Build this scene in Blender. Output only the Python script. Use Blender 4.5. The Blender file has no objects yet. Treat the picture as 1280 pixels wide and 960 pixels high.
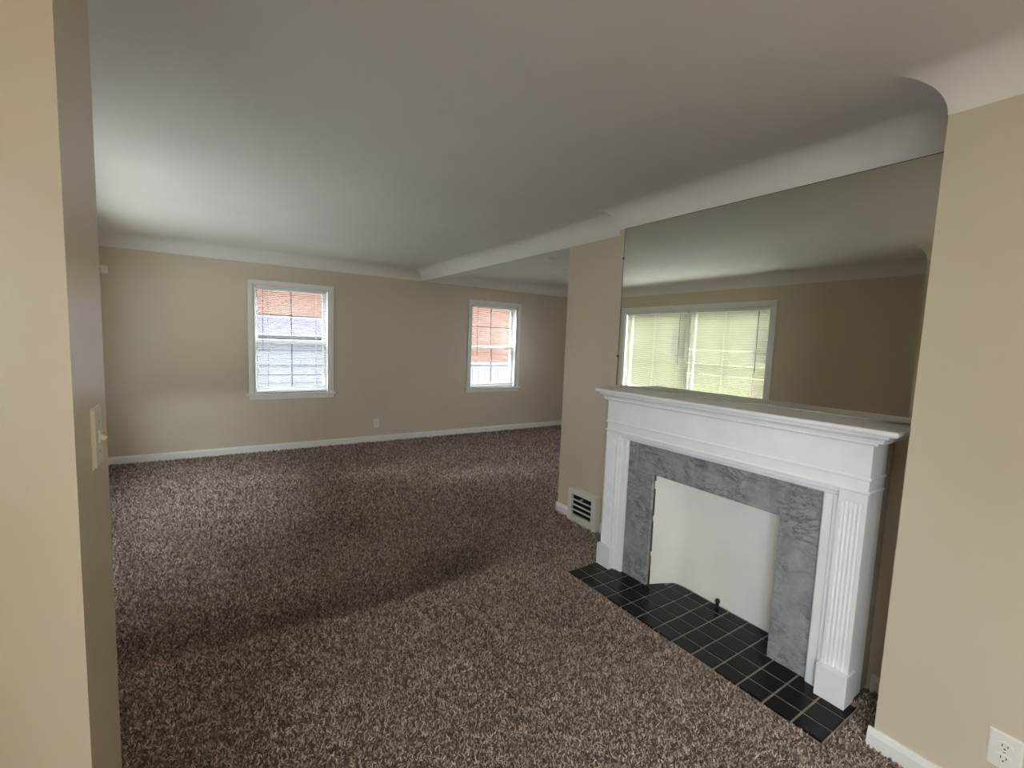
import bpy, bmesh, math, random
from mathutils import Vector, Matrix

random.seed(7)
scene = bpy.context.scene
COL = scene.collection

# ------------------------------------------------------------------ camera
def camera_basis(yaw, pitch, roll):
    y, p, r = map(math.radians, (yaw, pitch, roll))
    fw = Vector((math.sin(y)*math.cos(p), math.cos(y)*math.cos(p), -math.sin(p)))
    rt = Vector((math.cos(y), -math.sin(y), 0))
    up = rt.cross(fw)
    r2 = math.cos(r)*rt - math.sin(r)*up
    u2 = math.cos(r)*up + math.sin(r)*rt
    return r2, u2, fw
cam_data = bpy.data.cameras.new('camera')
cam = bpy.data.objects.new('camera', cam_data)
COL.objects.link(cam)
_r, _u, _f = camera_basis(33.6232, 5.3471, -2.1974)
cam.matrix_world = Matrix(((_r.x, _u.x, -_f.x, 0), (_r.y, _u.y, -_f.y, 0), (_r.z, _u.z, -_f.z, 1.45), (0, 0, 0, 1)))
cam_data.sensor_width = 36
cam_data.lens = 570.7262/1280*36
cam_data.clip_start = 0.02
scene.camera = cam

# ------------------------------------------------------------------ sky and exposure
world = bpy.data.worlds.new('overcast_sky')
scene.world = world
world.use_nodes = True
bg = world.node_tree.nodes['Background']
bg.inputs['Color'].default_value = (0.86, 0.92, 1.02, 1)
bg.inputs['Strength'].default_value = 1.0
scene.view_settings.view_transform = 'Standard'
scene.view_settings.look = 'None'
scene.view_settings.exposure = 4.98
scene.view_settings.gamma = 1.0
scene.view_settings.use_curve_mapping = False
scene.cycles.max_bounces = 14
scene.cycles.diffuse_bounces = 8
scene.cycles.glossy_bounces = 5
scene.cycles.transmission_bounces = 8
scene.cycles.transparent_max_bounces = 24
scene.cycles.use_denoising = True
scene.cycles.caustics_reflective = False
scene.cycles.caustics_refractive = False

def portal(name, loc, rot, w, h):
    """daylight portal: gives no light of its own, only guides sampling of the sky through the opening"""
    l = bpy.data.lights.new(name, 'AREA'); l.shape = 'RECTANGLE'; l.size = w; l.size_y = h
    l.cycles.is_portal = True
    o = bpy.data.objects.new(name, l); COL.objects.link(o)
    o.location = loc; o.rotation_euler = rot
R90 = math.pi/2

# ------------------------------------------------------------------ room dimensions (metres)
D = 6.20           # far wall
XL = -1.0          # left wall (picture window)
W1, W2, W3 = 2.395, 2.515, 2.049   # chimney breast, recessed wall, near right wall
YC, YB, Y3 = 2.99, 2.323, 0.544    # end of recessed wall, chimney corner, near right wall corner
JX, J0, J1 = -0.196, 1.055, 1.342   # partition end
YBACK = -1.9
ZC, ZT = 2.246, 2.382              # cove bottom, ceiling
RX = 5.9                           # far side of second room
Y2 = 2.75                          # near side of second room
HT = 0.17                          # header thickness
ZF = -0.014                        # carpet backing

# ------------------------------------------------------------------ materials
MATS = {}
def nodes_of(m):
    m.use_nodes = True
    nt = m.node_tree
    return nt, nt.nodes, nt.links, nt.nodes['Principled BSDF']
def bump_chain(nt, N, L, b, layers):
    """layers: (scale, detail, strength, distance)"""
    prev = None
    tc = N.new('ShaderNodeNewGeometry')
    for sc, det, st, dist in layers:
        n = N.new('ShaderNodeTexNoise'); n.inputs['Scale'].default_value = sc; n.inputs['Detail'].default_value = det
        L.new(tc.outputs['Position'], n.inputs['Vector'])
        bp = N.new('ShaderNodeBump'); bp.inputs['Strength'].default_value = st; bp.inputs['Distance'].default_value = dist
        L.new(n.outputs['Fac'], bp.inputs['Height'])
        if prev: L.new(prev.outputs['Normal'], bp.inputs['Normal'])
        prev = bp
    if prev: L.new(prev.outputs['Normal'], b.inputs['Normal'])
    return tc
def paint(name, col, rough=0.5, layers=((220, 3, 0.12, 0.002),), var=0.05, vscale=1.3, spec=0.5):
    m = bpy.data.materials.new(name); nt, N, L, b = nodes_of(m)
    tc = bump_chain(nt, N, L, b, layers)
    n = N.new('ShaderNodeTexNoise'); n.inputs['Scale'].default_value = vscale; n.inputs['Detail'].default_value = 5
    L.new(tc.outputs['Position'], n.inputs['Vector'])
    r = N.new('ShaderNodeValToRGB')
    r.color_ramp.elements[0].position = 0.3; r.color_ramp.elements[1].position = 0.7
    r.color_ramp.elements[0].color = tuple(c*(1-var) for c in col) + (1,)
    r.color_ramp.elements[1].color = tuple(min(1, c*(1+var)) for c in col) + (1,)
    L.new(n.outputs['Fac'], r.inputs['Fac']); L.new(r.outputs['Color'], b.inputs['Base Color'])
    b.inputs['Roughness'].default_value = rough
    b.inputs['Specular IOR Level'].default_value = spec
    MATS[name] = m
    return m
WALL = paint('cream_wall_paint', (0.62, 0.545, 0.425), 0.29, ((190, 3, 0.10, 0.002), (14, 2, 0.05, 0.004)), 0.03)
CEIL = paint('ceiling_paint', (0.79, 0.765, 0.73), 0.75, ((160, 3, 0.10, 0.002),), 0.03)
TRIM = paint('white_trim_paint', (0.80, 0.79, 0.76), 0.35, ((90, 2, 0.05, 0.001),), 0.03, 6)
MANTEL = paint('white_mantel_paint', (0.87, 0.875, 0.89), 0.38, ((60, 3, 0.06, 0.001),), 0.03, 8)
BEIGEPAINT = paint('mottled_beige_paint', (0.42, 0.38, 0.31), 0.6, ((80, 4, 0.2, 0.002),), 0.15, 9)  # beige, darker and more mottled than the wall paint
PLASTER = paint('firebox_plaster', (0.88, 0.86, 0.815), 0.6, ((40, 4, 0.15, 0.003),), 0.05, 3)
PLASTIC = paint('ivory_plastic', (0.78, 0.76, 0.70), 0.3, (), 0.02, 10)
VENT = paint('ivory_enamel', (0.74, 0.70, 0.60), 0.4, ((120, 2, 0.05, 0.001),), 0.04, 10)
DARK = paint('dark_void', (0.02, 0.018, 0.016), 0.8, (), 0.1, 10)
IRON = paint('black_iron', (0.012, 0.012, 0.012), 0.45, ((200, 2, 0.1, 0.001),), 0.1, 30)
BRASS = paint('old_brass', (0.30, 0.22, 0.10), 0.4, (), 0.1, 30)
GROUT = paint('grey_tan_grout', (0.30, 0.265, 0.22), 0.9, ((300, 2, 0.3, 0.002),), 0.15, 30)
TILE = paint('black_glazed_tile', (0.011, 0.010, 0.010), 0.22, ((18, 2, 0.06, 0.003),), 0.25, 9, 0.2)
MUNTIN = paint('backlit_muntin_tone', (0.16, 0.145, 0.15), 0.5, (), 0.04, 10)  # backlit darkness of the muntins put into their colour
BLINDRAIL = paint('white_blind_rail', (0.80, 0.79, 0.77), 0.4, (), 0.02, 10)
WANDM = paint('smoky_wand', (0.25, 0.22, 0.22), 0.25, (), 0.05, 10)
METAL = paint('brushed_steel', (0.45, 0.44, 0.42), 0.35, (), 0.05, 30)
METAL.node_tree.nodes['Principled BSDF'].inputs['Metallic'].default_value = 1.0

def slat_mat(name, col, trans):
    m = bpy.data.materials.new(name); nt, N, L, b = nodes_of(m)
    out = N['Material Output']; N.remove(b)
    d = N.new('ShaderNodeBsdfDiffuse'); d.inputs['Color'].default_value = col + (1,)
    t = N.new('ShaderNodeBsdfTranslucent'); t.inputs['Color'].default_value = col + (1,)
    mx = N.new('ShaderNodeMixShader'); mx.inputs[0].default_value = trans
    L.new(d.outputs[0], mx.inputs[1]); L.new(t.outputs[0], mx.inputs[2]); L.new(mx.outputs[0], out.inputs['Surface'])
    return m
SLAT = slat_mat('white_vinyl_slat', (0.44, 0.43, 0.43), 0.08)
SLATC = slat_mat('cream_vinyl_slat', (0.44, 0.415, 0.33), 0.14)

def pane_mat():
    m = bpy.data.materials.new('clear_window_glass'); nt, N, L, b = nodes_of(m)
    out = N['Material Output']; N.remove(b)
    t = N.new('ShaderNodeBsdfTransparent'); t.inputs['Color'].default_value = (0.95, 0.97, 0.96, 1)
    g = N.new('ShaderNodeBsdfGlossy'); g.inputs['Roughness'].default_value = 0.02
    mx = N.new('ShaderNodeMixShader'); mx.inputs[0].default_value = 0.012
    L.new(t.outputs[0], mx.inputs[1]); L.new(g.outputs[0], mx.inputs[2]); L.new(mx.outputs[0], out.inputs['Surface'])
    return m
GLASS = pane_mat()

def mirror_mat():
    m = bpy.data.materials.new('aged_mirror'); nt, N, L, b = nodes_of(m)
    b.inputs['Metallic'].default_value = 1.0
    b.inputs['Roughness'].default_value = 0.0
    b.inputs['Base Color'].default_value = (0.77, 0.78, 0.69, 1)
    return m
MIRROR = mirror_mat()

def marble_mat():
    m = bpy.data.materials.new('grey_veined_marble'); nt, N, L, b = nodes_of(m)
    g = N.new('ShaderNodeNewGeometry')
    w = N.new('ShaderNodeTexNoise'); w.inputs['Scale'].default_value = 5; w.inputs['Detail'].default_value = 6
    L.new(g.outputs['Position'], w.inputs['Vector'])
    mad = N.new('ShaderNodeVectorMath'); mad.operation = 'MULTIPLY_ADD'
    mad.inputs[1].default_value = (0.55, 0.55, 0.55)
    L.new(w.outputs['Color'], mad.inputs[0]); L.new(g.outputs['Position'], mad.inputs[2])
    mp_ = N.new('ShaderNodeMapping'); mp_.inputs['Rotation'].default_value = (.5, 0, 0); mp_.inputs['Scale'].default_value = (1, .75, 1.5)
    L.new(g.outputs['Position'], mp_.inputs['Vector'])
    veins = None
    for sc_, wd, dk in ((7.0, .035, .50), (16.0, .05, .68)):
        v = N.new('ShaderNodeTexNoise'); v.inputs['Scale'].default_value = sc_; v.inputs['Detail'].default_value = 9
        v.inputs['Roughness'].default_value = .62; v.inputs['Distortion'].default_value = .6
        L.new(mp_.outputs[0], v.inputs['Vector'])
        s1 = N.new('ShaderNodeMath'); s1.operation = 'SUBTRACT'; s1.inputs[1].default_value = .5; L.new(v.outputs['Fac'], s1.inputs[0])
        s2 = N.new('ShaderNodeMath'); s2.operation = 'ABSOLUTE'; L.new(s1.outputs[0], s2.inputs[0])
        r1 = N.new('ShaderNodeValToRGB')
        r1.color_ramp.elements[0].position = 0.0; r1.color_ramp.elements[0].color = (dk, dk, dk*1.04, 1)
        r1.color_ramp.elements[1].position = wd; r1.color_ramp.elements[1].color = (1, 1, 1, 1)
        L.new(s2.outputs[0], r1.inputs['Fac'])
        if veins is None: veins = r1.outputs['Color']
        else:
            vm = N.new('ShaderNodeMix'); vm.data_type = 'RGBA'; vm.blend_type = 'MULTIPLY'; vm.inputs[0].default_value = 1
            L.new(veins, vm.inputs[6]); L.new(r1.outputs['Color'], vm.inputs[7]); veins = vm.outputs[2]
    n2 = N.new('ShaderNodeTexNoise'); n2.inputs['Scale'].default_value = 9; n2.inputs['Detail'].default_value = 8; n2.inputs['Roughness'].default_value = 0.7
    L.new(mad.outputs[0], n2.inputs['Vector'])
    r2 = N.new('ShaderNodeValToRGB')
    r2.color_ramp.elements[0].position = 0.3; r2.color_ramp.elements[0].color = (0.22, 0.225, 0.24, 1)
    r2.color_ramp.elements[1].position = 0.7; r2.color_ramp.elements[1].color = (0.40, 0.405, 0.42, 1)
    L.new(n2.outputs['Fac'], r2.inputs['Fac'])
    # veins fade in and out
    n3 = N.new('ShaderNodeTexNoise'); n3.inputs['Scale'].default_value = 6; n3.inputs['Detail'].default_value = 2
    L.new(g.outputs['Position'], n3.inputs['Vector'])
    r3 = N.new('ShaderNodeValToRGB'); r3.color_ramp.elements[0].position = 0.32; r3.color_ramp.elements[1].position = 0.55
    L.new(n3.outputs['Fac'], r3.inputs['Fac'])
    mx = N.new('ShaderNodeMix'); mx.data_type = 'RGBA'; mx.blend_type = 'MULTIPLY'
    L.new(r3.outputs['Color'], mx.inputs[0]); L.new(r2.outputs['Color'], mx.inputs[6]); L.new(veins, mx.inputs[7])
    L.new(mx.outputs[2], b.inputs['Base Color'])
    b.inputs['Roughness'].default_value = 0.32
    return m
MARBLE = marble_mat()

def carpet_mat(name, is_tuft):
    m = bpy.data.materials.new(name); nt, N, L, b = nodes_of(m)
    g = N.new('ShaderNodeNewGeometry')
    r = N.new('ShaderNodeValToRGB')
    e = r.color_ramp.elements
    e[0].position = 0.0; e[0].color = (0.095, 0.068, 0.056, 1)
    e[1].position = 1.0; e[1].color = (0.70, 0.585, 0.51, 1)
    a = e.new(0.45); a.color = (0.285, 0.218, 0.182, 1)
    a = e.new(0.8); a.color = (0.49, 0.395, 0.338, 1)
    oi = N.new('ShaderNodeObjectInfo')
    if is_tuft: L.new(oi.outputs['Random'], r.inputs['Fac'])
    else: r.inputs['Fac'].default_value = 0.15
    # soil, crease shade and window sheen painted into the pile, carried by the 'soil_and_light' attribute of the carpet
    at = N.new('ShaderNodeAttribute'); at.attribute_name = 'soil_and_light'; at.attribute_type = 'INSTANCER' if is_tuft else 'GEOMETRY'
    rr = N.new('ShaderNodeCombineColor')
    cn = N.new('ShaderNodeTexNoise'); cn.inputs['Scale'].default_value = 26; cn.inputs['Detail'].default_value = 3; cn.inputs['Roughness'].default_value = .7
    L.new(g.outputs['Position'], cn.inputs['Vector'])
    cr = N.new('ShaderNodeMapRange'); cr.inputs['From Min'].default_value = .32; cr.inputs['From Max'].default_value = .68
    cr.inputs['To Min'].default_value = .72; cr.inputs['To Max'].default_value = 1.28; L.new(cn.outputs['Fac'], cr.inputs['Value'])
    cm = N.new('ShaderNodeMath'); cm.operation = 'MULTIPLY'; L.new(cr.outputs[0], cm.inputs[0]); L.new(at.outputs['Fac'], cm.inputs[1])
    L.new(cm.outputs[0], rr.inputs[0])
    for q, kq in ((1, .05), (2, .16)):      # pile with painted sheen is a little greyer
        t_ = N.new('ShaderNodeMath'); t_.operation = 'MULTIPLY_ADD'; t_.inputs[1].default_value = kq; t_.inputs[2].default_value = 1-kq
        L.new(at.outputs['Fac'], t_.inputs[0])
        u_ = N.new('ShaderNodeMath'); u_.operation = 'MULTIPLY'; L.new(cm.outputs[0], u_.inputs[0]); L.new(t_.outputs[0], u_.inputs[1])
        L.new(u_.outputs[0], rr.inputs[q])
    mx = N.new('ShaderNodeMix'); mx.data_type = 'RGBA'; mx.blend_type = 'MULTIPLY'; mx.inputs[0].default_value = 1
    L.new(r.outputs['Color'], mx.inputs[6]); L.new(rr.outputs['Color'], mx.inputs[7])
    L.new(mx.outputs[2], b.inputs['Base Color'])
    b.inputs['Roughness'].default_value = 0.85
    b.inputs['Specular IOR Level'].default_value = 0.2
    b.inputs['Sheen Weight'].default_value = 0.25
    b.inputs['Sheen Roughness'].default_value = 0.4
    return m
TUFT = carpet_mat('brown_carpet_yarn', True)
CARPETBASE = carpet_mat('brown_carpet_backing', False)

# exterior
SIDING = paint('white_clapboard', (0.115, 0.115, 0.13), 0.6, ((30, 2, 0.05, 0.002),), 0.04, 2)
BRICK = paint('peach_brick', (0.085, 0.046, 0.034), 0.85, ((60, 3, 0.2, 0.004),), 0.10, 4)
ROOF = paint('grey_shingle', (0.042, 0.039, 0.048), 0.9, ((50, 3, 0.3, 0.006),), 0.15, 6)
LAWN = paint('pale_concrete_yard', (0.25, 0.25, 0.24), 0.9, ((40, 4, 0.5, 0.01),), 0.25, 3)
GRASS = paint('lawn_grass', (0.035, 0.05, 0.018), 0.9, ((40, 4, 0.5, 0.01),), 0.25, 3)
CREAMSIDE = paint('cream_house_siding', (0.12, 0.108, 0.068), 0.7, ((30, 2, 0.05, 0.002),), 0.06, 2)
TREE = paint('hedge_leaf', (0.06, 0.075, 0.03), 0.8, ((20, 4, 0.6, 0.02),), 0.35, 6)

for m_ in (SIDING, BRICK, ROOF, LAWN, GRASS, CREAMSIDE, TREE): m_.node_tree.nodes['Principled BSDF'].inputs['Specular IOR Level'].default_value = 0.0

# ------------------------------------------------------------------ helpers
def link(name, me, mat, parent=None, smooth=False):
    o = bpy.data.objects.new(name, me); COL.objects.link(o)
    if mat is not None and not me.materials: me.materials.append(mat)
    if smooth:
        for p in me.polygons: p.use_smooth = True
    if parent is not None: o.parent = parent
    return o
def mesh_from(bm, name):
    bmesh.ops.recalc_face_normals(bm, faces=bm.faces)
    me = bpy.data.meshes.new(name); bm.to_mesh(me); bm.free(); return me
def add_box(bm, x0, x1, y0, y1, z0, z1):
    x0, x1 = min(x0, x1), max(x0, x1); y0, y1 = min(y0, y1), max(y0, y1); z0, z1 = min(z0, z1), max(z0, z1)
    r = bmesh.ops.create_cube(bm, size=1)
    for v in r['verts']:
        v.co = Vector(((v.co.x+.5)*(x1-x0)+x0, (v.co.y+.5)*(y1-y0)+y0, (v.co.z+.5)*(z1-z0)+z0))
    return r['verts']
def boxes(name, bs, mat, parent=None, bevel=0.0, seg=2):
    bm = bmesh.new()
    for b in bs: add_box(bm, *b)
    if bevel:
        bmesh.ops.bevel(bm, geom=bm.edges[:], offset=bevel, segments=seg, affect='EDGES', profile=0.5)
    return link(name, mesh_from(bm, name), mat, parent)
def prism(name, pts, axis, a0, a1, mat, parent=None, bevel=0.0, smooth=False):
    """closed 2-D profile swept along an axis; pts are the other two coords in xyz order"""
    bm = bmesh.new()
    def P(p, a):
        if axis == 'x': return (a, p[0], p[1])
        if axis == 'y': return (p[0], a, p[1])
        return (p[0], p[1], a)
    va = [bm.verts.new(P(p, a0)) for p in pts]; vb = [bm.verts.new(P(p, a1)) for p in pts]
    n = len(pts)
    for i in range(n): bm.faces.new((va[i], va[(i+1) % n], vb[(i+1) % n], vb[i]))
    bm.faces.new(va); bm.faces.new(vb[::-1])
    if bevel: bmesh.ops.bevel(bm, geom=bm.edges[:], offset=bevel, segments=2, affect='EDGES')
    return link(name, mesh_from(bm, name), mat, parent, smooth)
def lathe(name, prof, mat, parent=None, seg=24, loc=(0, 0, 0), rot=None, smooth=True):
    bm = bmesh.new(); rings = []
    for r, z in prof:
        if r < 1e-6: rings.append([bm.verts.new((0, 0, z))])
        else: rings.append([bm.verts.new((r*math.cos(2*math.pi*i/seg), r*math.sin(2*math.pi*i/seg), z)) for i in range(seg)])
    for a, b in zip(rings, rings[1:]):
        for i in range(seg):
            j = (i+1) % seg
            if len(a) == 1 and len(b) == 1: continue
            if len(a) == 1: bm.faces.new((a[0], b[i], b[j]))
            elif len(b) == 1: bm.faces.new((a[i], a[j], b[0]))
            else: bm.faces.new((a[i], a[j], b[j], b[i]))
    M = Matrix.Translation(loc) @ (rot.to_4x4() if rot else Matrix.Identity(4))
    bmesh.ops.transform(bm, matrix=M, verts=bm.verts)
    o = link(name, mesh_from(bm, name), mat, parent)
    if smooth:
        for p in o.data.polygons: p.use_smooth = True
        o.data.set_sharp_from_angle(angle=math.radians(40))
    return o
def empty(name, loc=(0, 0, 0), rz=0.0):
    o = bpy.data.objects.new(name, None); COL.objects.link(o)
    o.location = loc; o.rotation_euler = (0, 0, rz); o.empty_display_size = 0.05
    return o
def tag(o, label, cat=None, group=None, kind=None):
    o['label'] = label
    if cat: o['category'] = cat
    if group: o['group'] = group
    if kind: o['kind'] = kind
    return o
def struct(o, label=None):
    o['kind'] = 'structure'
    if label: o['label'] = label
    return o
def wall_x(name, x0, x1, y0, y1, z0, z1, holes, label, along):
    """wall box with rectangular openings; along = 'x' or 'y' is the run of the wall, holes = (u0,u1,z0,z1)"""
    bm = bmesh.new()
    us = [x0, x1] if along == 'x' else [y0, y1]
    cuts = sorted(set(us + [h[0] for h in holes] + [h[1] for h in holes]))
    for a, b in zip(cuts, cuts[1:]):
        mid = (a+b)/2; spans = [(z0, z1)]
        for h in holes:
            if h[0] < mid < h[1]: spans = [(z0, h[2]), (h[3], z1)]
        for s in spans:
            if along == 'x': add_box(bm, a, b, y0, y1, *s)
            else: add_box(bm, x0, x1, a, b, *s)
    bmesh.ops.remove_doubles(bm, verts=bm.verts, dist=1e-5)
    # drop the inner faces between neighbouring blocks
    seen = {}
    for f in bm.faces:
        seen.setdefault(frozenset(v.index for v in f.verts), []).append(f)
    bm.verts.index_update(); seen = {}
    for f in bm.faces: seen.setdefault(frozenset(v.index for v in f.verts), []).append(f)
    bmesh.ops.delete(bm, geom=[f for fs in seen.values() if len(fs) > 1 for f in fs], context='FACES')
    return struct(link(name, mesh_from(bm, name), WALL), label)

# ------------------------------------------------------------------ the shell
WT = 0.20
WIN1 = (0.44, 1.28, 0.712, 1.998)     # openings: u0,u1,z0,z1
WIN2 = (3.34, 4.18, 0.712, 1.998)
WIN3 = (2.99, 5.35, 0.50, 1.995)     # picture window (Y range) on the left wall; sill lowered unseen for light
FILL_WIN6 = (2.95, 3.65, 0.90, 1.998)       # added unseen window to light the adjoining room (Y range)
FILL_WIN5 = (-1.65, -0.35, 0.7, 2.05)        # added unseen entry window for fill daylight (Y range)
wall_x('wall_far', XL-WT, RX+WT, D, D+WT, ZF-.1, ZT+.1, [WIN1, WIN2], 'cream painted far wall with two small windows', 'x')
wall_x('wall_left', XL-WT, XL, YBACK, D, ZF-.1, ZT+.1, [WIN3, FILL_WIN5], 'cream wall with the wide picture window', 'y')
wall_x('wall_back', XL-WT, W3+WT, YBACK-WT, YBACK, ZF-.1, ZT+.1, [], 'plain cream entry wall behind the viewer', 'x')
def wall_box(name, b, label): return struct(boxes(name, [b], WALL), label)
wall_box('wall_right', (W3, W3+0.9, YBACK, Y3, ZF-.1, ZT+.1), 'cream near wall to the right of the fireplace')
wall_box('wall_chimney', (W1, W2+HT, Y3, YB, ZF-.1, ZT+.1), 'cream chimney breast behind the mirror')
bm = bmesh.new()
add_box(bm, W2, W2+HT, YB, YC, ZF-.1, ZT+.1); add_box(bm, W2, W2+HT, YC, D, ZC, ZT+.1)
struct(link('wall_recess', mesh_from(bm, 'wall_recess'), WALL), 'recessed cream wall with a ceiling header over the wide opening')
wall_box('wall_partition', (XL, JX, J0, J1, ZF-.1, ZT+.1), 'cream partition wall end with the light switch')
wall_x('wall_side', RX, RX+WT, Y2, D, ZF-.1, ZT+.1, [FILL_WIN6], 'side wall of the adjoining room', 'y')
wall_box('wall_near', (W2+HT, RX+WT, Y2-WT, Y2, ZF-.1, ZT+.1), 'near wall of the adjoining room')
struct(boxes('ceiling', [(XL, W2+HT, YBACK, D, ZT, ZT+.08), (W2+HT, RX, Y2, D, ZT, ZT+.08)], CEIL), 'plain white plaster ceiling')
struct(boxes('floor', [(XL-WT, RX+WT, YBACK-WT, D+WT, ZF-.1, ZF-.006)], paint('subfloor', (0.2, 0.15, 0.1), 0.8)), 'floor under the brown carpet')

struct(boxes('trim_3', [(W2+.0005, W2+HT-.0005, YC, D, ZC-.003, ZC+.001)], CEIL), 'white painted underside of the header')
# curved plaster coves (quarter circle swept round each room)
def cove(name, poly, label, nseg=12):
    r = ZT-ZC; n = len(poly); bm = bmesh.new(); rings = []
    nrm = []
    for i in range(n):
        a, b = Vector(poly[i]), Vector(poly[(i+1) % n]); d = (b-a).normalized(); nrm.append(Vector((d.y, -d.x)))
    for k in range(nseg+1):
        t = math.pi/2*k/nseg
        off = r*(1-math.cos(t)) + 0.0015; z = ZC + r*math.sin(t)
        if k == nseg: z -= 0.0005
        ring = []
        for i in range(n):
            n0, n1 = nrm[i-1], nrm[i]
            mv = (n0+n1); mv /= (1+n0.dot(n1))
            p = Vector(poly[i]) + mv*off
            ring.append(bm.verts.new((p.x, p.y, z)))
        rings.append(ring)
    # small lip back to the wall at the bottom
    ring0 = [bm.verts.new((p[0], p[1], ZC)) for p in poly]
    rings.insert(0, ring0)
    for a, b in zip(rings, rings[1:]):
        for i in range(n): bm.faces.new((a[i], a[(i+1) % n], b[(i+1) % n], b[i]))
    for e in bm.edges:
        d = (e.verts[0].co - e.verts[1].co)
        if len(e.link_faces) == 2 and abs(d.z) > 1e-4: e.smooth = False      # mitre lines
    for f in bm.faces: f.smooth = True
    for e in bm.edges:
        if all(v.co.z < ZC + 1e-4 for v in e.verts): e.smooth = False
    me = mesh_from(bm, name)
    return struct(link(name, me, CEIL), label)
main_poly = [(XL, D), (W2, D), (W2, YB), (W1, YB), (W1, Y3), (W3, Y3), (W3, YBACK), (XL, YBACK), (XL, J0), (JX, J0), (JX, J1), (XL, J1)]
cove('trim_1', main_poly, 'white curved plaster cove round the living room ceiling')
cove('trim_2', [(W2+HT, D), (RX, D), (RX, Y2), (W2+HT, Y2)], 'white curved plaster cove in the adjoining room')

# baseboards
def baseboard(name, x0, y0, x1, y1, nx, ny, label, h=0.082, t=0.016):
    """run from (x0,y0) to (x1,y1) with inward normal (nx,ny)"""
    prof = [(0, ZF), (t, ZF), (t, h-.022), (t*.55, h-.006), (t*.4, h), (0, h)]
    bm = bmesh.new(); A = []; B = []
    for d, z in prof:
        A.append(bm.verts.new((x0+nx*d, y0+ny*d, z))); B.append(bm.verts.new((x1+nx*d, y1+ny*d, z)))
    n = len(prof)
    for i in range(n): bm.faces.new((A[i], A[(i+1) % n], B[(i+1) % n], B[i]))
    bm.faces.new(A); bm.faces.new(B[::-1])
    return struct(link(name, mesh_from(bm, name), TRIM), label)
baseboard('baseboard_far', XL, D, RX, D, 0, -1, 'white baseboard along the far wall')
baseboard('baseboard_left', XL, J1, XL, D, 1, 0, 'white baseboard under the picture window')
baseboard('baseboard_recess', W2, YC+.016, W2, 2.81, -1, 0, 'white baseboard stub beside the floor vent', h=.07)
baseboard('baseboard_recess_end', W2-.016, YC, W2+HT, YC, 0, 1, 'white baseboard round the end of the recessed wall', h=.07)
baseboard('baseboard_alcove', W2, 2.46, W2, YB, -1, 0, 'white baseboard between floor vent and chimney', h=.07)
baseboard('baseboard_chimney', W1, 0.665, W1, Y3, -1, 0, 'short white baseboard beside the mantel', h=.062)
baseboard('baseboard_right', W3, Y3+.016, W3, YBACK, -1, 0, 'white baseboard under the near right wall', h=.062)
baseboard('baseboard_back', XL, YBACK, W3, YBACK, 0, 1, 'white baseboard along the entry wall')
baseboard('baseboard_side', RX, Y2, RX, D, -1, 0, 'white baseboard in the adjoining room')

# ------------------------------------------------------------------ windows
def sash(parent, u0, u1, z0, z1, y, cols, rows, st=0.042, th=0.034, rail_lo=0.055, rail_hi=0.036):
    f = boxes('sash', [(u0, u0+st, y, y+th, z0, z1), (u1-st, u1, y, y+th, z0, z1),
                       (u0+st, u1-st, y, y+th, z0, z0+rail_lo), (u0+st, u1-st, y, y+th, z1-rail_hi, z1)], TRIM, parent)
    a0, a1, b0, b1 = u0+st, u1-st, z0+rail_lo, z1-rail_hi
    mw = 0.013
    for c in range(1, cols):
        x = a0+(a1-a0)*c/cols; boxes('muntin', [(x-mw/2, x+mw/2, y+.006, y+th-.006, b0, b1)], MUNTIN, f)
    for r in range(1, rows):
        z = b0+(b1-b0)*r/rows; boxes('muntin', [(a0, a1, y+.007, y+th-.007, z-mw/2, z+mw/2)], MUNTIN, f)
    for c in range(cols):
        for r in range(rows):
            boxes('pane', [(a0+(a1-a0)*c/cols, a0+(a1-a0)*(c+1)/cols, y+th/2-.0015, y+th/2+.0015,
                            b0+(b1-b0)*r/rows, b0+(b1-b0)*(r+1)/rows)], GLASS, f)
    return f
def window(name, loc, rz, op, label, sashes, cw=0.058, apron=True):
    u0, u1, z0, z1 = op
    w = empty(name, loc, rz); struct(w, label)
    t = 0.018
    for a, b in ((u0-cw, u0-.004), (u1+.004, u1+cw)):
        boxes('casing', [(a, b, -t, 0, z0-.002, z1+.004)], TRIM, w, .003)
    boxes('casing', [(u0-cw, u1+cw, -t, 0, z1+.004, z1+cw)], TRIM, w, .003)
    boxes('window_stool', [(u0-cw-.03, u1+cw+.03, -.045, .055, z0-.026, z0)], TRIM, w, .005)
    boxes('apron', [(u0-cw, u1+cw, -.014, 0, z0-.075, z0-.026)], TRIM, w, .003)
    # jamb lining
    j = .012
    boxes('jamb_lining', [(u0, u0+j, 0, WT, z0, z1), (u1-j, u1, 0, WT, z0, z1), (u0+j, u1-j, 0, WT, z1-j, z1), (u0+j, u1-j, .05, WT+.03, z0, z0+j)], TRIM, w)
    for s in sashes: sash(w, *s)
    return w
def dh(op, cols=2, rows=2):     # double-hung pair
    u0, u1, z0, z1 = op[0]+.012, op[1]-.012, op[2]+.012, op[3]-.012
    zm = 1.33
    return [(u0, u1, z0, zm+.02, .075, cols, rows), (u0, u1, zm-.02, z1, .115, cols, rows)]
window('window_1', (0, D, 0), 0, WIN1, 'white double-hung window further from the ceiling header', dh(WIN1))
window('window_2', (0, D, 0), 0, WIN2, 'white double-hung window in the adjoining room', dh(WIN2))
a, b, z0, z1 = WIN3; mid = (a+b)/2
w3 = window('window_3', (XL, 0, 0), R90, WIN3, 'wide white picture window reflected in the mirror',
       [(a+.012, mid-.03, z0+.012, z1-.012, .09, 2, 2), (mid+.03, b-.012, z0+.012, z1-.012, .09, 2, 2)], cw=.075)
boxes('mullion', [(mid-.03, mid+.03, .05, WT, z0+.012, z1-.012)], TRIM, w3)
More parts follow.
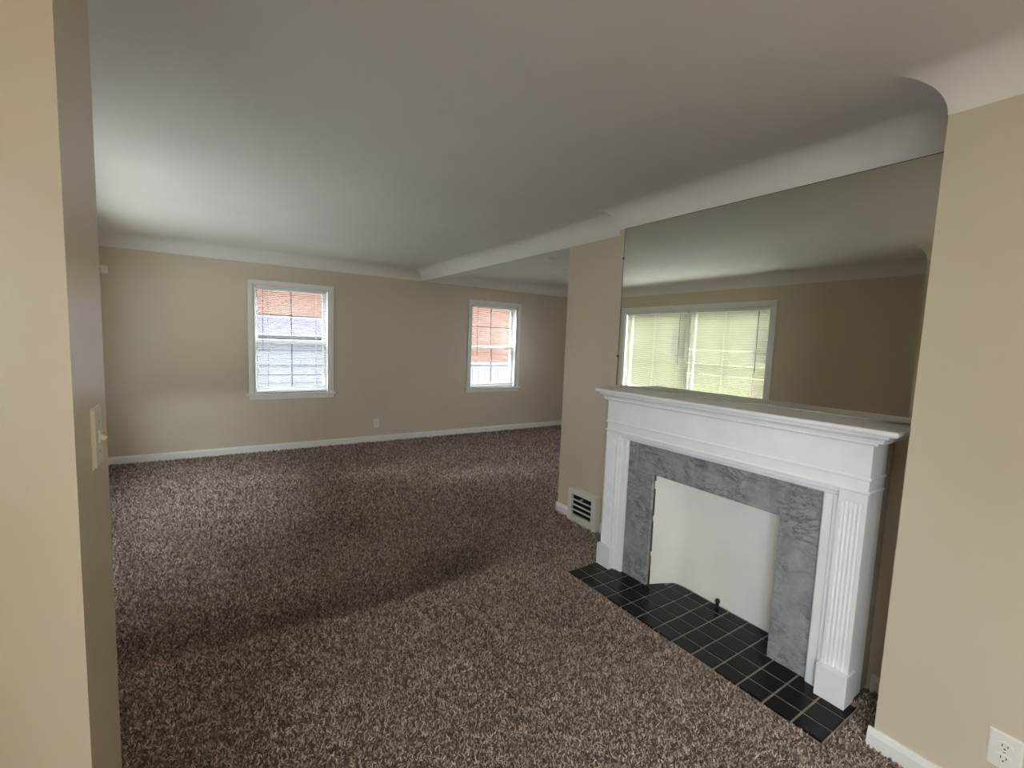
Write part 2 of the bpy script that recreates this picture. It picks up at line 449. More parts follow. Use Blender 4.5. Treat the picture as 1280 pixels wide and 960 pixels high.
a, b, z0, z1 = FILL_WIN6
window('fill_window_6', (RX, 0, 0), -R90, (-b, -a, z0, z1), 'added unseen side window lighting the adjoining room', [(-b+.012, -a-.012, z0+.012, z1-.012, .09, 2, 2)])
a, b, z0, z1 = FILL_WIN5; mid = (a+b)/2
w5 = window('fill_window_5', (XL, 0, 0), R90, FILL_WIN5, 'added unseen entry window for fill daylight beside the viewer',
       [(a+.012, mid-.03, z0+.012, z1-.012, .09, 2, 2), (mid+.03, b-.012, z0+.012, z1-.012, .09, 2, 2)], cw=.075)
boxes('mullion', [(mid-.03, mid+.03, .05, WT, z0+.012, z1-.012)], TRIM, w5)
portal('daylight_portal', (XL-WT-.04, (FILL_WIN5[0]+FILL_WIN5[1])/2, (FILL_WIN5[2]+FILL_WIN5[3])/2), (R90, 0, -R90), 1.35, 1.4)
for nm_, u_ in (('window_1', WIN1[1]+.092), ('window_2', WIN2[0]-.092)):
    lathe('tieback_hook', [(0, -.012), (.006, -.010), (.009, 0), (.006, .010), (0, .012)], BRASS, bpy.data.objects[nm_], 10, (u_, -.030, .70))
portal('daylight_portal', ((WIN1[0]+WIN1[1])/2, D+WT+.02, (WIN1[2]+WIN1[3])/2), (-R90, 0, 0), .86, 1.3)
portal('daylight_portal', ((WIN2[0]+WIN2[1])/2, D+WT+.02, (WIN2[2]+WIN2[3])/2), (-R90, 0, 0), .86, 1.3)
portal('daylight_portal', (XL-WT-.04, (WIN3[0]+WIN3[1])/2, (WIN3[2]+WIN3[3])/2), (R90, 0, -R90), 2.4, 1.32)
portal('daylight_portal', (RX+WT+.04, (FILL_WIN6[0]+FILL_WIN6[1])/2, (FILL_WIN6[2]+FILL_WIN6[3])/2), (R90, 0, R90), .75, 1.15)

# ------------------------------------------------------------------ blinds
def slat_mesh(length, width=.025, crown=.0022):
    me = bpy.data.meshes.new('slat'); vs = []; fs = []
    n = 4
    for i in range(n+1):
        s = -1+2*i/n
        vs += [(-length/2, s*width/2, crown*(1-s*s)), (length/2, s*width/2, crown*(1-s*s))]
    for i in range(n): fs.append((2*i, 2*i+1, 2*i+3, 2*i+2))
    me.from_pydata(vs, [], fs)
    for p in me.polygons: p.use_smooth = True
    return me
def blind(loc, rz, u0, u1, ztop, zbot, tilt, label, slatmat, wand_u, wand_z, pitch=.0215, y=.022, skew=0.0, jitter=0.0, odd=()):
    b = empty('window_blind', loc, rz); tag(b, label, 'blind')
    L = u1-u0
    boxes('head_rail', [(u0, u1, y-.014, y+.014, ztop-.026, ztop)], BLINDRAIL, b, .002)
    me = slat_mesh(L-.006); me.materials.append(slatmat)
    z = ztop-.036; k = 0
    while z > zbot+.022:
        o = link('slat', me, None, b)
        o.location = ((u0+u1)/2, y, z)
        tl = tilt + random.uniform(-jitter, jitter) + (odd[k] if isinstance(odd, dict) and k in odd else 0)
        fr = max(0, 1-(z-zbot)/(0.18))
        o.rotation_euler = (tl, -math.atan(skew*fr/L), 0)
        z -= pitch; k += 1
    r = boxes('bottom_rail', [(-L/2+.002, L/2-.002, -.012, .012, -.008, .008)], BLINDRAIL, b, .003)
    r.location = ((u0+u1)/2, y, zbot+.008); r.rotation_euler = (0, -math.atan(skew/L), 0)
    for f in (.12, .5, .88) if L > 1 else (.16, .84):
        x = u0+L*f
        boxes('ladder_cord', [(x-.0012, x+.0012, y-.0135, y-.0125, zbot+.01, ztop-.02)], BLINDRAIL, b)
        boxes('ladder_cord', [(x-.0012, x+.0012, y+.0125, y+.0135, zbot+.01, ztop-.02)], BLINDRAIL, b)
    lathe('tilt_wand', [(0, wand_z), (.0045, wand_z+.002), (.0045, wand_z+.05), (.0035, wand_z+.06), (.0035, ztop-.03), (0, ztop-.028)], WANDM, b, 8, (wand_u, y-.03, 0))
    return b
blind((0, D, 0), 0, WIN1[0]+.024, WIN1[1]-.024, WIN1[3]-.014, WIN1[2]+.012, math.radians(-14),
      'white mini blind with straight bottom rail and dark wand on the living room window', SLAT, .535, 1.21, jitter=.02)
blind((0, D, 0), 0, WIN2[0]+.024, WIN2[1]-.024, WIN2[3]-.014, WIN2[2]+.04, math.radians(-14),
      'white mini blind with crooked bottom rail on the adjoining room window', SLAT, 3.445, 1.2, skew=.02, jitter=.02)
a, b, z0, z1 = WIN3; mid = (a+b)/2  # blinds end above the sill; the bare strip below is added for light
blind((XL, 0, 0), R90, a+.02, mid-.006, z1-.014, .73, math.radians(-44),
      'cream mini blind with a few bent slats, reflected in the mirror beside bare wall', SLATC, 3.13, 1.17, jitter=.05, odd={24: .5, 33: .4, 40: .45})
blind((XL, 0, 0), R90, mid+.006, b-.02, z1-.014, .73, math.radians(-44),
      'cream mini blind with even slats, reflected in the mirror at its narrow end', SLATC, 4.285, 1.2, jitter=.02)

# ------------------------------------------------------------------ fireplace mantel
mantel = empty('fireplace_mantel', (2.26, 1.386, 0))
tag(mantel, 'white painted wooden fireplace mantel with fluted pilasters and moulded shelf', 'mantel')
OFF = Vector((2.26, 1.386, 0))
def mp(o, parent=mantel):      # keep world placement under the parent
    o.parent = parent
    o.matrix_parent_inverse = Matrix.Translation(-OFF)
    return o
YL, YR = 2.097, 0.674
ZS = 1.170
def mbox(name, bs, mat=MANTEL, bevel=.002, parent=mantel): return mp(boxes(name, bs, mat, None, bevel), parent)
# shelf: thin board with rounded nose
def ring_board(name, prof, y0, y1, xback, parent=mantel, mat=MANTEL):
    """profile (projection, z) run along the front and both returns with mitred ends; projection 0 = frieze face"""
    bm = bmesh.new(); X0 = 2.150
    loops = []
    for p, z in prof:
        loops.append([bm.verts.new((xback, y1+p, z)), bm.verts.new((X0-p, y1+p, z)), bm.verts.new((X0-p, y0-p, z)), bm.verts.new((xback, y0-p, z))])
    for a, b in zip(loops, loops[1:]):
        for i in range(3): bm.faces.new((a[i], a[i+1], b[i+1], b[i]))
    bm.faces.new(loops[0]); bm.faces.new(loops[-1][::-1])
    bm.faces.new([l[0] for l in loops]); bm.faces.new([l[3] for l in loops])
    return mp(link(name, mesh_from(bm, name), mat), parent)
ring_board('shelf', [(.052, 1.147), (.058, 1.148), (.063, 1.152), (.065, 1.158), (.064, 1.165), (.060, 1.169), (.055, ZS)], YR-.025, YL-.002, W1-.001)
ring_board('crown_molding', [(.008, 1.112), (.022, 1.112), (.024, 1.116), (.024, 1.119), (.027, 1.126), (.033, 1.132), (.041, 1.136), (.046, 1.137), (.046, 1.147)], YR-.012, YL-.004, W1-.002)
ring_board('bed_molding', [(.000, 1.098), (.014, 1.098), (.019, 1.102), (.021, 1.107), (.018, 1.112)], YR, YL, 2.300)
mbox('frieze', [(2.150, 2.300, YR, YL, .966, 1.0985)], bevel=.0015)
ring_board('architrave_bead', [(.000, .953), (.004, .954), (.006, .958), (.006, .963), (.004, .967), (.000, .968)], YR, YL, 2.300)
mbox('architrave', [(2.153, 2.300, YR+.001, YL-.001, .908, .9535)], bevel=.0015)
ring_board('pilaster_cap_bead', [(.000, .898), (.004, .899), (.006, .903), (.006, .907), (.003, .911), (.000, .912)], YR, YL, 2.300)
OY0, OY1, OZ = .838, 1.932, .862       # wooden opening
# moulded inner frame: legs and head, bevelled toward the marble
def frame_leg(ya, yb, inner):
    # ya outer, yb inner
    s = 1 if yb > ya else -1
    prof = [(2.215, ya), (2.166, ya), (2.163, ya+s*.004), (2.163, ya+s*.020), (2.170, ya+s*.024), (2.172, yb-s*.006), (2.177, yb), (2.215, yb)]
    return mp(prism('frame_molding', prof, 'z', 0.001, OZ, MANTEL))
PW = .100
frame_leg(YR+PW, OY0, 1); frame_leg(YL-PW, OY1, 1)
prof = [(2.215, .898), (2.166, .898), (2.163, .894), (2.163, OZ+.020), (2.170, OZ+.016), (2.172, OZ+.006), (2.177, OZ), (2.215, OZ)]
mp(prism('frame_molding', prof, 'y', YR+PW, YL-PW, MANTEL))
# fluted pilasters
def pilaster(y0, y1):
    ztop, zbot = .898, .14
    zf0, zf1 = .150, .855       # fluted length
    body_x = 2.150; back = 2.215
    n = 5; m = .012; w = (y1-y0-2*m)
    pts = [(back, y0), (body_x, y0), (body_x, y0+m)]
    pitch = w/n
    for i in range(n):
        c = y0+m+pitch*(i+.5); h = pitch*.40
        for k in range(7):
            t = math.pi*k/6
            pts.append((body_x+.0095*math.sin(t), c-h*math.cos(t)))
    pts += [(body_x, y1-m), (body_x, y1), (back, y1)]
    p = mp(prism('pilaster', pts, 'z', zbot, zf1, MANTEL))
    mbox('pilaster_head', [(body_x, back, y0, y1, zf1, ztop)], bevel=.001)
    mbox('plinth_block', [(2.126, back, y0-.006, y1+.008, .001, .142)], bevel=.003)
    return p
pilaster(YR, YR+PW); pilaster(YL-PW, YL)
# side boards returning to the wall
mbox('side_panel', [(2.2145, 2.310, YR+.002, YR+.022, 0, 1.112)], bevel=.001)
mbox('side_panel', [(2.2145, 2.310, YL-.022, YL-.002, 0, 1.112)], bevel=.001)
mp(tag(boxes('back_strip', [(2.310, 2.389, YR+.006, YR+.02, 0, 1.112)], BEIGEPAINT, None, .001), 'beige strip behind the mantel side'))
mp(boxes('back_strip', [(2.310, 2.389, YL-.02, YL-.006, 0, 1.112)], BEIGEPAINT, None, .001))

# marble surround
ms = empty('marble_surround', (2.20, 1.386, 0))
tag(ms, 'grey veined marble slabs framing the firebox inside the mantel', 'fireplace surround')
def sp(o, base, parent): o.parent = parent; o.matrix_parent_inverse = Matrix.Translation(-Vector(base)); return o
FY0, FY1, FZ = 1.011, 1.742, .692
base = (2.20, 1.386, 0)
for nm, b in (('slab', (2.190, 2.213, OY0+.0005, FY0, .001, FZ-.001)), ('slab', (2.190, 2.213, FY1, OY1-.0005, .001, FZ-.001)), ('slab', (2.190, 2.213, OY0+.0005, OY1-.0005, FZ, OZ-.0005))):
    sp(boxes(nm, [b], MARBLE, None, .0012), base, ms)

# firebox lining: plaster shell with rounded corners
fb = empty('firebox', (2.30, 1.376, 0)); tag(fb, 'cream plastered shallow firebox recess inside the marble surround', 'firebox')
def round_poly(pts, rad, seg=6):
    out = [Vector(pts[0])]
    for i in range(1, len(pts)-1):
        p, a, b = Vector(pts[i]), Vector(pts[i-1]), Vector(pts[i+1])
        da, db = (a-p).normalized(), (b-p).normalized()
        s, e = p+da*rad, p+db*rad
        for k in range(seg+1):
            t = k/seg; out.append((1-t)**2*s + 2*t*(1-t)*p + t*t*e)
    out.append(Vector(pts[-1])); return out
plan = round_poly([(2.222, 1.737), (2.384, 1.665), (2.384, 1.075), (2.222, 1.012)], .05)
bm = bmesh.new()
lo = [bm.verts.new((p.x, p.y, .001)) for p in plan]; hi = [bm.verts.new((p.x, p.y, .66)) for p in plan]
top = [bm.verts.new((p.x-.0 if p.x < 2.24 else p.x-.02, p.y, .70)) for p in plan]
for a_, b_ in ((lo, hi), (hi, top)):
    for i in range(len(plan)-1): bm.faces.new((a_[i], a_[i+1], b_[i+1], b_[i]))
bm.faces.new(top)
shell = sp(link('lining', mesh_from(bm, 'lining'), PLASTER, None, True), (2.30, 1.376, 0), fb)
shell.data.set_sharp_from_angle(angle=math.radians(50))
for y_, z_, h_ in ((1.7405, .60, .05), (1.7405, .40, .035), (1.7405, .18, .03)):
    sp(boxes('mortar_dab', [(2.2125, 2.226, y_-.004, y_+.0005, z_, z_+h_)], PLASTER, None, .002), (2.30, 1.376, 0), fb)

# gas key valve
gv = empty('gas_valve', (2.352, 1.37, 0)); tag(gv, 'small black iron gas valve stub standing on hearth tiles', 'gas valve')
lathe('pipe', [(0, .001), (.013, .001), (.013, .006), (.0085, .008), (.0085, .032), (0, .033)], IRON, gv, 16)
lathe('valve_knob', [(0, .030), (.011, .031), (.0135, .038), (.0135, .047), (.010, .054), (0, .056)], IRON, gv, 16)

# ------------------------------------------------------------------ hearth tiles
hearth = empty('hearth', (2.1, 1.38, 0)); tag(hearth, 'black square-tiled hearth with grey grout in front of the fireplace', 'hearth')
HB = (2.1, 1.38, 0)
xs_ = [1.888, 1.976, 2.087, 2.198, 2.309, 2.383]
ys_ = [.6435+.1125*k for k in range(14)]
bm = bmesh.new()
add_box(bm, xs_[0], 2.20, ys_[0], ys_[-1], ZF-.003, -.0035); add_box(bm, 2.20, 2.383, 1.013, 1.736, ZF-.003, -.0035)
sp(link('grout_bed', mesh_from(bm, 'grout_bed'), GROUT), HB, hearth)
tile_cache = {}
g = .0042
for i in range(5):
    for j in range(13):
        x0, x1, y0, y1 = xs_[i]+(g if i else 0), xs_[i+1]-g, ys_[j]+g, ys_[j+1]-g
        if i >= 3:
            if y1 < 1.03 or y0 > 1.72: continue
            y0, y1 = max(y0, 1.018 if i == 3 else 1.065), min(y1, 1.732 if i == 3 else 1.678)
            if y1-y0 < .01: continue
        key = (round(x1-x0, 4), round(y1-y0, 4))
        if key not in tile_cache:
            bm = bmesh.new(); add_box(bm, -key[0]/2, key[0]/2, -key[1]/2, key[1]/2, -.009, 0)
            bmesh.ops.bevel(bm, geom=[e for e in bm.edges if all(v.co.z > -1e-6 for v in e.verts)], offset=.0018, segments=1, affect='EDGES')
            me = mesh_from(bm, 'tile'); me.materials.append(TILE); tile_cache[key] = me
        o = link('tile', tile_cache[key], None, hearth)
        o.location = ((x0+x1)/2-HB[0], (y0+y1)/2-HB[1], random.uniform(-.0006, .0006))
        o.rotation_euler = (random.uniform(-.004, .004), random.uniform(-.004, .004), 0)

# ------------------------------------------------------------------ mirror
MY0, MY1 = .585, 2.262
mir = empty('wall_mirror', (W1, (MY0+MY1)/2, ZS)); tag(mir, 'large frameless plate mirror standing on the mantel shelf', 'mirror')
MB_ = (W1, (MY0+MY1)/2, ZS)
sp(boxes('mirror_glass', [(W1-.008, W1-.002, MY0, MY1, ZS+.004, ZC-.004)], MIRROR, None), MB_, mir)
sp(boxes('edge_strip', [(W1-.0085, W1-.0015, MY1, MY1+.003, ZS+.004, ZC-.002), (W1-.0085, W1-.0015, MY0, MY1, ZC-.004, ZC-.0015)], DARK, None), MB_, mir)
sp(boxes('bottom_channel', [(W1-.011, W1-.001, MY0, MY1, ZS, ZS+.006)], BEIGEPAINT, None, .001), MB_, mir)
for z_ in (2.046, 1.375):
    c = lathe('mirror_clip', [(0, 0), (.008, 0), (.008, .004), (.005, .007), (0, .007)], IRON, None, 12, (W1-.007, MY1+.003, z_), Matrix.Rotation(-R90, 3, 'Y'))
    sp(c, MB_, mir)

# ------------------------------------------------------------------ heating register on the recessed wall
VX = 2.465
reg = empty('wall_register', (VX, 2.635, 0)); tag(reg, 'ivory metal heating register low on the recessed wall', 'vent')
VB = (VX, 2.635, 0)
vy0, vy1, vz1 = 2.472, 2.802, .268
iy0, iy1, iz0, iz1 = vy0+.055, vy1-.042, .052, .222
sp(boxes('frame', [(VX, W2, vy0, iy0, ZF, vz1), (VX, W2, iy1, vy1, ZF, vz1), (VX, W2, iy0, iy1, iz1, vz1), (VX, W2, iy0, iy1, ZF, iz0)], VENT, None, .003), VB, reg)
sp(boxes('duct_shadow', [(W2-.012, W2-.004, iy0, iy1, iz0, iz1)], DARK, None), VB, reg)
for k in range(1, 4):
    z_ = iz0+(iz1-iz0)*k/4
    sp(prism('louver', [(VX+.002, z_-.0045), (VX+.005, z_-.006), (VX+.016, z_+.002), (VX+.014, z_+.005), (VX+.002, z_+.0045)], 'y', iy0-.002, iy1+.002, VENT), VB, reg)
for k in range(17):
    y_ = iy0+(iy1-iy0)*(k+.5)/17
    sp(boxes('vane', [(VX+.020, VX+.034, y_-.0012, y_+.0012, iz0, iz1)], IRON, None), VB, reg)
sp(boxes('damper_lever', [(VX-.012, VX+.02, (iy0+iy1)/2-.004, (iy0+iy1)/2+.004, iz1-.03, iz1-.018)], VENT, None, .001), VB, reg)

# ------------------------------------------------------------------ outlets, switch, sensor, detector
def plate(name, loc, rz, label, cat, kind, w=.072, h=.116):
    """local +y faces into the room"""
    e = empty(name, loc, rz); tag(e, label, cat)
    bm = bmesh.new(); vs = add_box(bm, -w/2, w/2, 0, .006, -h/2, h/2)
    bmesh.ops.bevel(bm, geom=[ed for ed in bm.edges if all(v.co.y > .0055 for v in ed.verts)], offset=.004, segments=2, affect='EDGES')
    link('cover_plate', mesh_from(bm, 'cover_plate'), WALL if kind == 'blank' else PLASTIC, e)
    if kind == 'duplex':
        for s in (-1, 1):
            bm = bmesh.new(); n = 20; ring = []
            for i in range(n):
                t = 2*math.pi*i/n
                ring.append((max(-.0165, min(.0165, .0195*math.cos(t))), .0138*math.sin(t)))
            A = [bm.verts.new((p[0], .004, p[1]+s*.0195)) for p in ring]; B = [bm.verts.new((p[0], .0085, p[1]+s*.0195)) for p in ring]
            for i in range(n): bm.faces.new((A[i], A[(i+1) % n], B[(i+1) % n], B[i]))
            bm.faces.new(B)
            r = link('receptacle', mesh_from(bm, 'receptacle'), PLASTIC, e)
            boxes('slot', [(-.0072, -.0052, .0082, .0089, s*.0195-.001, s*.0195+.007), (.0052, .0072, .0082, .0089, s*.0195-.002, s*.0195+.007)], DARK, r)
            lathe('ground_hole', [(0, 0), (.0024, 0), (.0024, .0006), (0, .0006)], DARK, r, 10, (0, .0083, s*.0195-.0075), Matrix.Rotation(-R90, 3, 'X'))
        lathe('screw', [(0, 0), (.003, 0), (.0025, .001), (0, .0012)], METAL, e, 10, (0, .006, 0), Matrix.Rotation(-R90, 3, 'X'))
    if kind == 'toggle':
        boxes('toggle_collar', [(-.006, .006, .005, .0085, -.013, .013)], PLASTIC, e, .001)
        o = boxes('toggle_lever', [(-.0038, .0038, 0, .013, -.005, .005)], PLASTIC, e, .0015)
        o.location = (0, .006, .0); o.rotation_euler = (-.5, 0, 0)
        for s in (-1, 1):
            lathe('screw', [(0, 0), (.0034, 0), (.003, .0012), (0, .0015)], METAL, e, 10, (0, .006, s*.030), Matrix.Rotation(-R90, 3, 'X'))
    return e
plate('wall_outlet', (W3, .222, .232), R90, 'ivory duplex outlet low on the near right wall', 'outlet', 'duplex', .076, .118)
plate('wall_outlet', (1.90, D, .255), math.pi, 'small ivory outlet above the far baseboard between the windows', 'outlet', 'duplex')
plate('cover_plate_blank', (W2, 2.862, .345), R90, 'cream painted blank plate on recessed wall above the register', 'wall plate', 'blank')
plate('light_switch', (JX, 1.2186, 1.2265), -R90, 'ivory toggle light switch on the partition wall end', 'light switch', 'toggle', .074, .122)

ws = empty('alarm_sensor', (-.872, D, 2.01)); tag(ws, 'small white motion sensor high on the far wall', 'sensor')
boxes('housing', [(-.026, .03, -.04, 0, -.042, .042)], PLASTIC, ws, .012, 3)
boxes('lens_window', [(-.02, .02, -.047, -.043, -.035, 0)], BLINDRAIL, ws, .002)

sd = empty('smoke_detector', (3.10, 4.02, ZT)); tag(sd, 'round white smoke detector on the adjoining room ceiling', 'smoke detector')
lathe('mounting_base', [(0, 0), (.066, 0), (.066, -.012), (.06, -.014), (0, -.014)], PLASTIC, sd, 28)
lathe('sensor_dome', [(.06, -.014), (.058, -.030), (.048, -.040), (.03, -.044), (0, -.045)], PLASTIC, sd, 28)

# ------------------------------------------------------------------ entry ceiling lamp (behind the viewer, lit)
lamp = empty('ceiling_lamp', (0.7, -0.9, ZT)); tag(lamp, 'lit round glass ceiling lamp in the entry', 'lamp')
lathe('lamp_base', [(0, 0), (.16, 0), (.16, -.02), (.145, -.03), (0, -.03)], METAL, lamp, 32)
def glow(name, col, strength):
    m = bpy.data.materials.new(name); nt, N, L, b = nodes_of(m)
    b.inputs['Base Color'].default_value = (.9, .87, .8, 1)
    b.inputs['Emission Color'].default_value = col + (1,); b.inputs['Emission Strength'].default_value = strength
    return m
lathe('glass_shade', [(.145, -.03), (.15, -.045), (.13, -.085), (.09, -.11), (.04, -.122), (0, -.125)], glow('lit_opal_glass', (1.0, .80, .52), 1.8), lamp, 32)

# ------------------------------------------------------------------ carpet
def ripple(x, y):
    yc = 2.33 + .10*(x-.55)**2 - .03*x
    d = y-yc
    k = max(0, min(1, (x+.6)/.5))*max(0, min(1, (1.9-x)/.5))
    return k*(.022*math.exp(-((d+.03)/.09)**2) - .008*math.exp(-((d-.10)/.10)**2))
def sstep(a, b, t):
    t = max(0.0, min(1.0, (t-a)/(b-a))); return t*t*(3-2*t)
PAINTED_SHEEN = [(2.3, 4.7, 1.4, 1.0, .30), (.42, 4.97, .35, .25, .25), (1.46, 4.77, .5, .22, .55), (2.36, 4.26, .55, .22, .55), (-.35, 4.4, .3, .5, .1), (3.3, 4.2, .8, .3, .25), (.3, 1.75, .9, .3, .08)]  # sheen of window light put into the pile colour as pale patches
SOIL_AND_SHADE = [(-.6, 4.2, .6, 1.2, .18), (.35, 3.3, .35, .5, .25), (2.05, 3.25, .45, .45, .30), (1.35, 2.65, .5, .25, .22), (.9, 3.55, .5, .3, .14), (1.55, 1.75, .25, .35, .12)]  # traffic soil; the far-left entry tones down the window light pool
def soil_and_light(x, y):
    """traffic soil plus crease shade and window sheen painted into the pile"""
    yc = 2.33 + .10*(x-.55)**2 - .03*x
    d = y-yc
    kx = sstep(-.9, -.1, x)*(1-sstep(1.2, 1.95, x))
    v = 1.0 - .36*kx*sstep(-.03, .05, d)*math.exp(-(max(0, d-.06)/.26)**2) + .10*kx*(1-sstep(-.06, .0, d))*math.exp(-((d+.1)/.22)**2)  # shade beyond the crease and its lit near slope, painted as tone
    for cx, cy, rx, ry, a in PAINTED_SHEEN: v += a*math.exp(-((x-cx)/rx)**2-((y-cy)/ry)**2)
    for cx, cy, rx, ry, a in SOIL_AND_SHADE: v -= a*math.exp(-((x-cx)/rx)**2-((y-cy)/ry)**2)
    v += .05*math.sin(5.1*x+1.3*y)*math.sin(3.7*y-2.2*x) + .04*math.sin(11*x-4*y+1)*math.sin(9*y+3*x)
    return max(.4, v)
def carpet_mesh():
    def steps(lims, s):
        out = []
        for a, b in zip(lims, lims[1:]):
            n = max(1, round((b-a)/s)); out += [a+(b-a)*i/n for i in range(n)]
        return out+[lims[-1]]
    hx0, hy0, hy1 = xs_[0]-.004, ys_[0]-.004, ys_[-1]+.004
    X = steps(sorted([XL, JX, hx0, W3, 2.2, W1, W2, W2+HT, RX]), .06); Y = steps(sorted([YBACK, Y3, hy0, .668, J0, J1, hy1, YB, Y2, YC, D]), .06)
    def inside(x, y):
        if x > hx0 and hy0 < y < hy1 and not (x > 2.2 and (y < .668 or y > 2.10)): return False
        if x < JX and J0 < y < J1: return False
        if y < Y3: return x < W3
        if y < YB: return x < W1
        if y < Y2: return x < W2
        if y < YC: return x < W2 or x > W2+HT
        return True
    idx = {}; vs = []; fs = []
    def V(i, j):
        if (i, j) not in idx:
            idx[(i, j)] = len(vs); vs.append((X[i], Y[j], ZF+ripple(X[i], Y[j])))
        return idx[(i, j)]
    for i in range(len(X)-1):
        for j in range(len(Y)-1):
            if inside((X[i]+X[i+1])/2, (Y[j]+Y[j+1])/2): fs.append((V(i, j), V(i+1, j), V(i+1, j+1), V(i, j+1)))
    me = bpy.data.meshes.new('carpet'); me.from_pydata(vs, [], fs)
    for p in me.polygons: p.use_smooth = True
    w = me.attributes.new('soil_and_light', 'FLOAT', 'POINT'); dn = me.attributes.new('pile_density', 'FLOAT', 'POINT'); ps = me.attributes.new('pile_scale', 'FLOAT', 'POINT')
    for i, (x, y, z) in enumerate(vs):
        w.data[i].value = soil_and_light(x, y)
        r = math.hypot(x, y)
        k = max(0.0, min(1.0, (r-1.8)/3.0))
        d = 22000*(1-k)+6000*k
        if y < -.3 or x > 3.5: d = 4000; k = 1
        dn.data[i].value = d; ps.data[i].value = 0.60+.55*k
    return me
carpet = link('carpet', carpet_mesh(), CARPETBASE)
tag(carpet, 'dark brown shaggy wall-to-wall carpet pile', 'carpet', kind='stuff')
def tuft_nodes(density):
    ng = bpy.data.node_groups.new('carpet_pile', 'GeometryNodeTree')
    ng.interface.new_socket('Geometry', in_out='INPUT', socket_type='NodeSocketGeometry')
    ng.interface.new_socket('Geometry', in_out='OUTPUT', socket_type='NodeSocketGeometry')
    N, L = ng.nodes, ng.links
    gi, go = N.new('NodeGroupInput'), N.new('NodeGroupOutput')
    dp = N.new('GeometryNodeDistributePointsOnFaces'); na = N.new('GeometryNodeInputNamedAttribute'); na.data_type = 'FLOAT'; na.inputs['Name'].default_value = 'pile_density'; L.new(na.outputs['Attribute'], dp.inputs['Density'])
    L.new(gi.outputs[0], dp.inputs['Mesh'])
    cone = N.new('GeometryNodeMeshCone')
    cone.inputs['Vertices'].default_value = 5; cone.inputs['Side Segments'].default_value = 3
    cone.inputs['Radius Top'].default_value = .0022; cone.inputs['Radius Bottom'].default_value = .0046; cone.inputs['Depth'].default_value = .019
    # bend
    sp_ = N.new('GeometryNodeSetPosition'); L.new(cone.outputs['Mesh'], sp_.inputs['Geometry'])
    pos = N.new('GeometryNodeInputPosition'); sx = N.new('ShaderNodeSeparateXYZ'); L.new(pos.outputs[0], sx.inputs[0])
    m1 = N.new('ShaderNodeMath'); m1.operation = 'MULTIPLY'; L.new(sx.outputs['Z'], m1.inputs[0]); L.new(sx.outputs['Z'], m1.inputs[1])
    m2 = N.new('ShaderNodeMath'); m2.operation = 'MULTIPLY'; m2.inputs[1].default_value = 22; L.new(m1.outputs[0], m2.inputs[0])
    cx = N.new('ShaderNodeCombineXYZ'); L.new(m2.outputs[0], cx.inputs['X']); L.new(cx.outputs[0], sp_.inputs['Offset'])
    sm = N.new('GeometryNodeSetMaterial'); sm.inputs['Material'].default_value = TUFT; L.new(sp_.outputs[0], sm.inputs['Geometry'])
    ip = N.new('GeometryNodeInstanceOnPoints'); L.new(dp.outputs['Points'], ip.inputs['Points']); L.new(sm.outputs[0], ip.inputs['Instance'])
    rr = N.new('FunctionNodeRandomValue'); rr.data_type = 'FLOAT_VECTOR'
    rr.inputs[0].default_value = (-.75, -.75, 0); rr.inputs[1].default_value = (.75, .75, 6.283)
    L.new(rr.outputs[0], ip.inputs['Rotation'])
    rs = N.new('FunctionNodeRandomValue'); rs.data_type = 'FLOAT'; rs.inputs[2].default_value = .75; rs.inputs[3].default_value = 1.25; rs.inputs['Seed'].default_value = 5
    nb = N.new('GeometryNodeInputNamedAttribute'); nb.data_type = 'FLOAT'; nb.inputs['Name'].default_value = 'pile_scale'
    ms_ = N.new('ShaderNodeMath'); ms_.operation = 'MULTIPLY'; L.new(rs.outputs[1], ms_.inputs[0]); L.new(nb.outputs['Attribute'], ms_.inputs[1])
    L.new(ms_.outputs[0], ip.inputs['Scale'])
    jn = N.new('GeometryNodeJoinGeometry'); L.new(ip.outputs[0], jn.inputs[0]); L.new(gi.outputs[0], jn.inputs[0])
    L.new(jn.outputs[0], go.inputs[0])
    return ng
md = carpet.modifiers.new('pile', 'NODES'); md.node_group = tuft_nodes(7000)

# ------------------------------------------------------------------ outside
struct(boxes('ground', [(-30, XL-WT, -30, 40, -.75, -.6), (XL-WT, 30, -30, D+WT, -.75, -.6)], LAWN), 'pale concrete yard and drive')
struct(boxes('lawn', [(XL-WT, 30, D+WT, 40, -.75, -.6)], GRASS), 'lawn between the house and the garage')
# low garage seen through the living room window
gar = empty('garage', (1.2, 10.0, -.6)); tag(gar, 'low white clapboard garage with grey roof outside the living room window', 'garage')
GB = (1.2, 10.0, -.6)
for k in range(14):
    z_ = -.6+.145*k
    sp(prism('clapboard', [(9.02, z_), (9.0, z_), (9.012, z_+.15), (9.02, z_+.15)], 'x', -2.0, 3.6, SIDING), GB, gar)
sp(boxes('wall', [(-2.0, 3.6, 9.02, 13, -.6, 1.39)], SIDING, None), GB, gar)
sp(boxes('gutter', [(-2.2, 3.8, 8.82, 8.93, 1.38, 1.42)], SIDING, None, .01), GB, gar)
sp(prism('roof', [(8.93, 1.40), (8.93, 1.43), (11.0, 1.76), (13.2, 1.43), (13.2, 1.40), (11, 1.72)], 'x', -2.2, 3.8, ROOF), GB, gar)
sp(boxes('ridge_cap', [(-2.2, 3.8, 10.95, 11.05, 1.75, 1.80)], SIDING, None, .01), GB, gar)
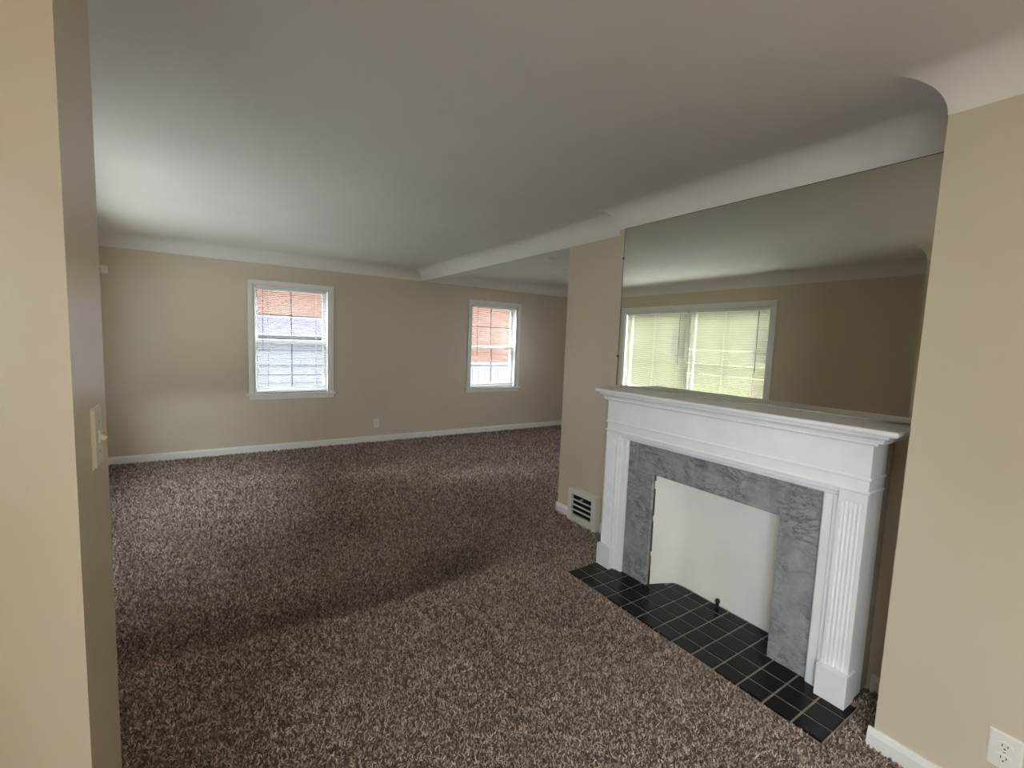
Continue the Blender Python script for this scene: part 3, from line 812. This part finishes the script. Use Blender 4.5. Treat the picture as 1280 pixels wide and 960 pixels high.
# tall brick house behind
hou = empty('brick_house', (3, 15, -.6)); tag(hou, 'tall peach brick house behind the garage outside', 'house')
HBs = (3, 15, -.6)
sp(boxes('wall', [(-8, 30, 15, 22, -.6, 6)], BRICK, None), HBs, hou)
sp(prism('roof', [(14.6, 6), (14.6, 6.15), (18.5, 8.5), (22.4, 6.15), (22.4, 6)], 'x', -8.4, 30.4, ROOF), HBs, hou)
# white fence seen through the second window
fen = empty('board_fence', (6, 10.2, -.6)); tag(fen, 'white board fence outside the adjoining room window', 'fence')
for k in range(24):
    x_ = 3.75+.19*k
    o = boxes('board', [(-.09, .09, -.012, .012, 0, 1.42)], SIDING, fen); o.location = (x_-6, 0, 0)
boxes('rail', [(-2.3, 2.4, -.03, .045, 1.42, 1.47)], SIDING, fen)
# hedge beyond the picture window
def bush(x, y, z, r, label):
    bm = bmesh.new(); bmesh.ops.create_icosphere(bm, subdivisions=4, radius=1)
    rnd = random.Random(int(x*10+y*100))
    ph = [rnd.uniform(0, 6) for _ in range(6)]
    for v in bm.verts:
        c = v.co.copy()
        v.co = c*r*(1+.10*math.sin(5*c.x+ph[0])*math.sin(6*c.y+ph[1])+.06*math.sin(13*c.z+ph[2])*math.sin(12*c.x+ph[3]) + rnd.uniform(-.03, .03))
        v.co.z *= .8
    o = link('garden_bush', mesh_from(bm, 'garden_bush'), TREE, None, True); o.location = (x, y, z)
    return tag(o, label, 'bush', 'bushes beyond the picture window')
for k, lb in enumerate(('small round bush outside nearest the added entry window', 'broad round bush outside the middle of the picture window', 'dark round bush outside beside the far corner of the house')):
    bush(-6.0-.3*(k % 2), 1.6+2.6*k, -.1, (.75, .95, .85)[k], lb)
hc = empty('cream_house', (-16, 4, -.6)); tag(hc, 'cream sided house across the street from the picture window', 'house')
CB = (-16, 4, -.6)
sp(boxes('wall', [(-22, -14, -6, 34, -.6, 4.6)], CREAMSIDE, None), CB, hc)
sp(prism('roof', [(-13.5, 4.6), (-13.5, 4.75), (-18, 7), (-22.5, 4.75), (-22.5, 4.6)], 'y', -6.4, 34.4, ROOF), CB, hc)
for y_ in (-3, 1, 5, 9, 13, 17, 21, 25):
    f_ = sp(boxes('window_frame', [(-14.0, -13.95, y_, y_+1.4, .9, 2.4)], SIDING, None), CB, hc)
    p_ = boxes('window_pane', [(-13.948, -13.94, y_+.08, y_+1.32, .98, 2.32)], IRON, None); p_.parent = f_
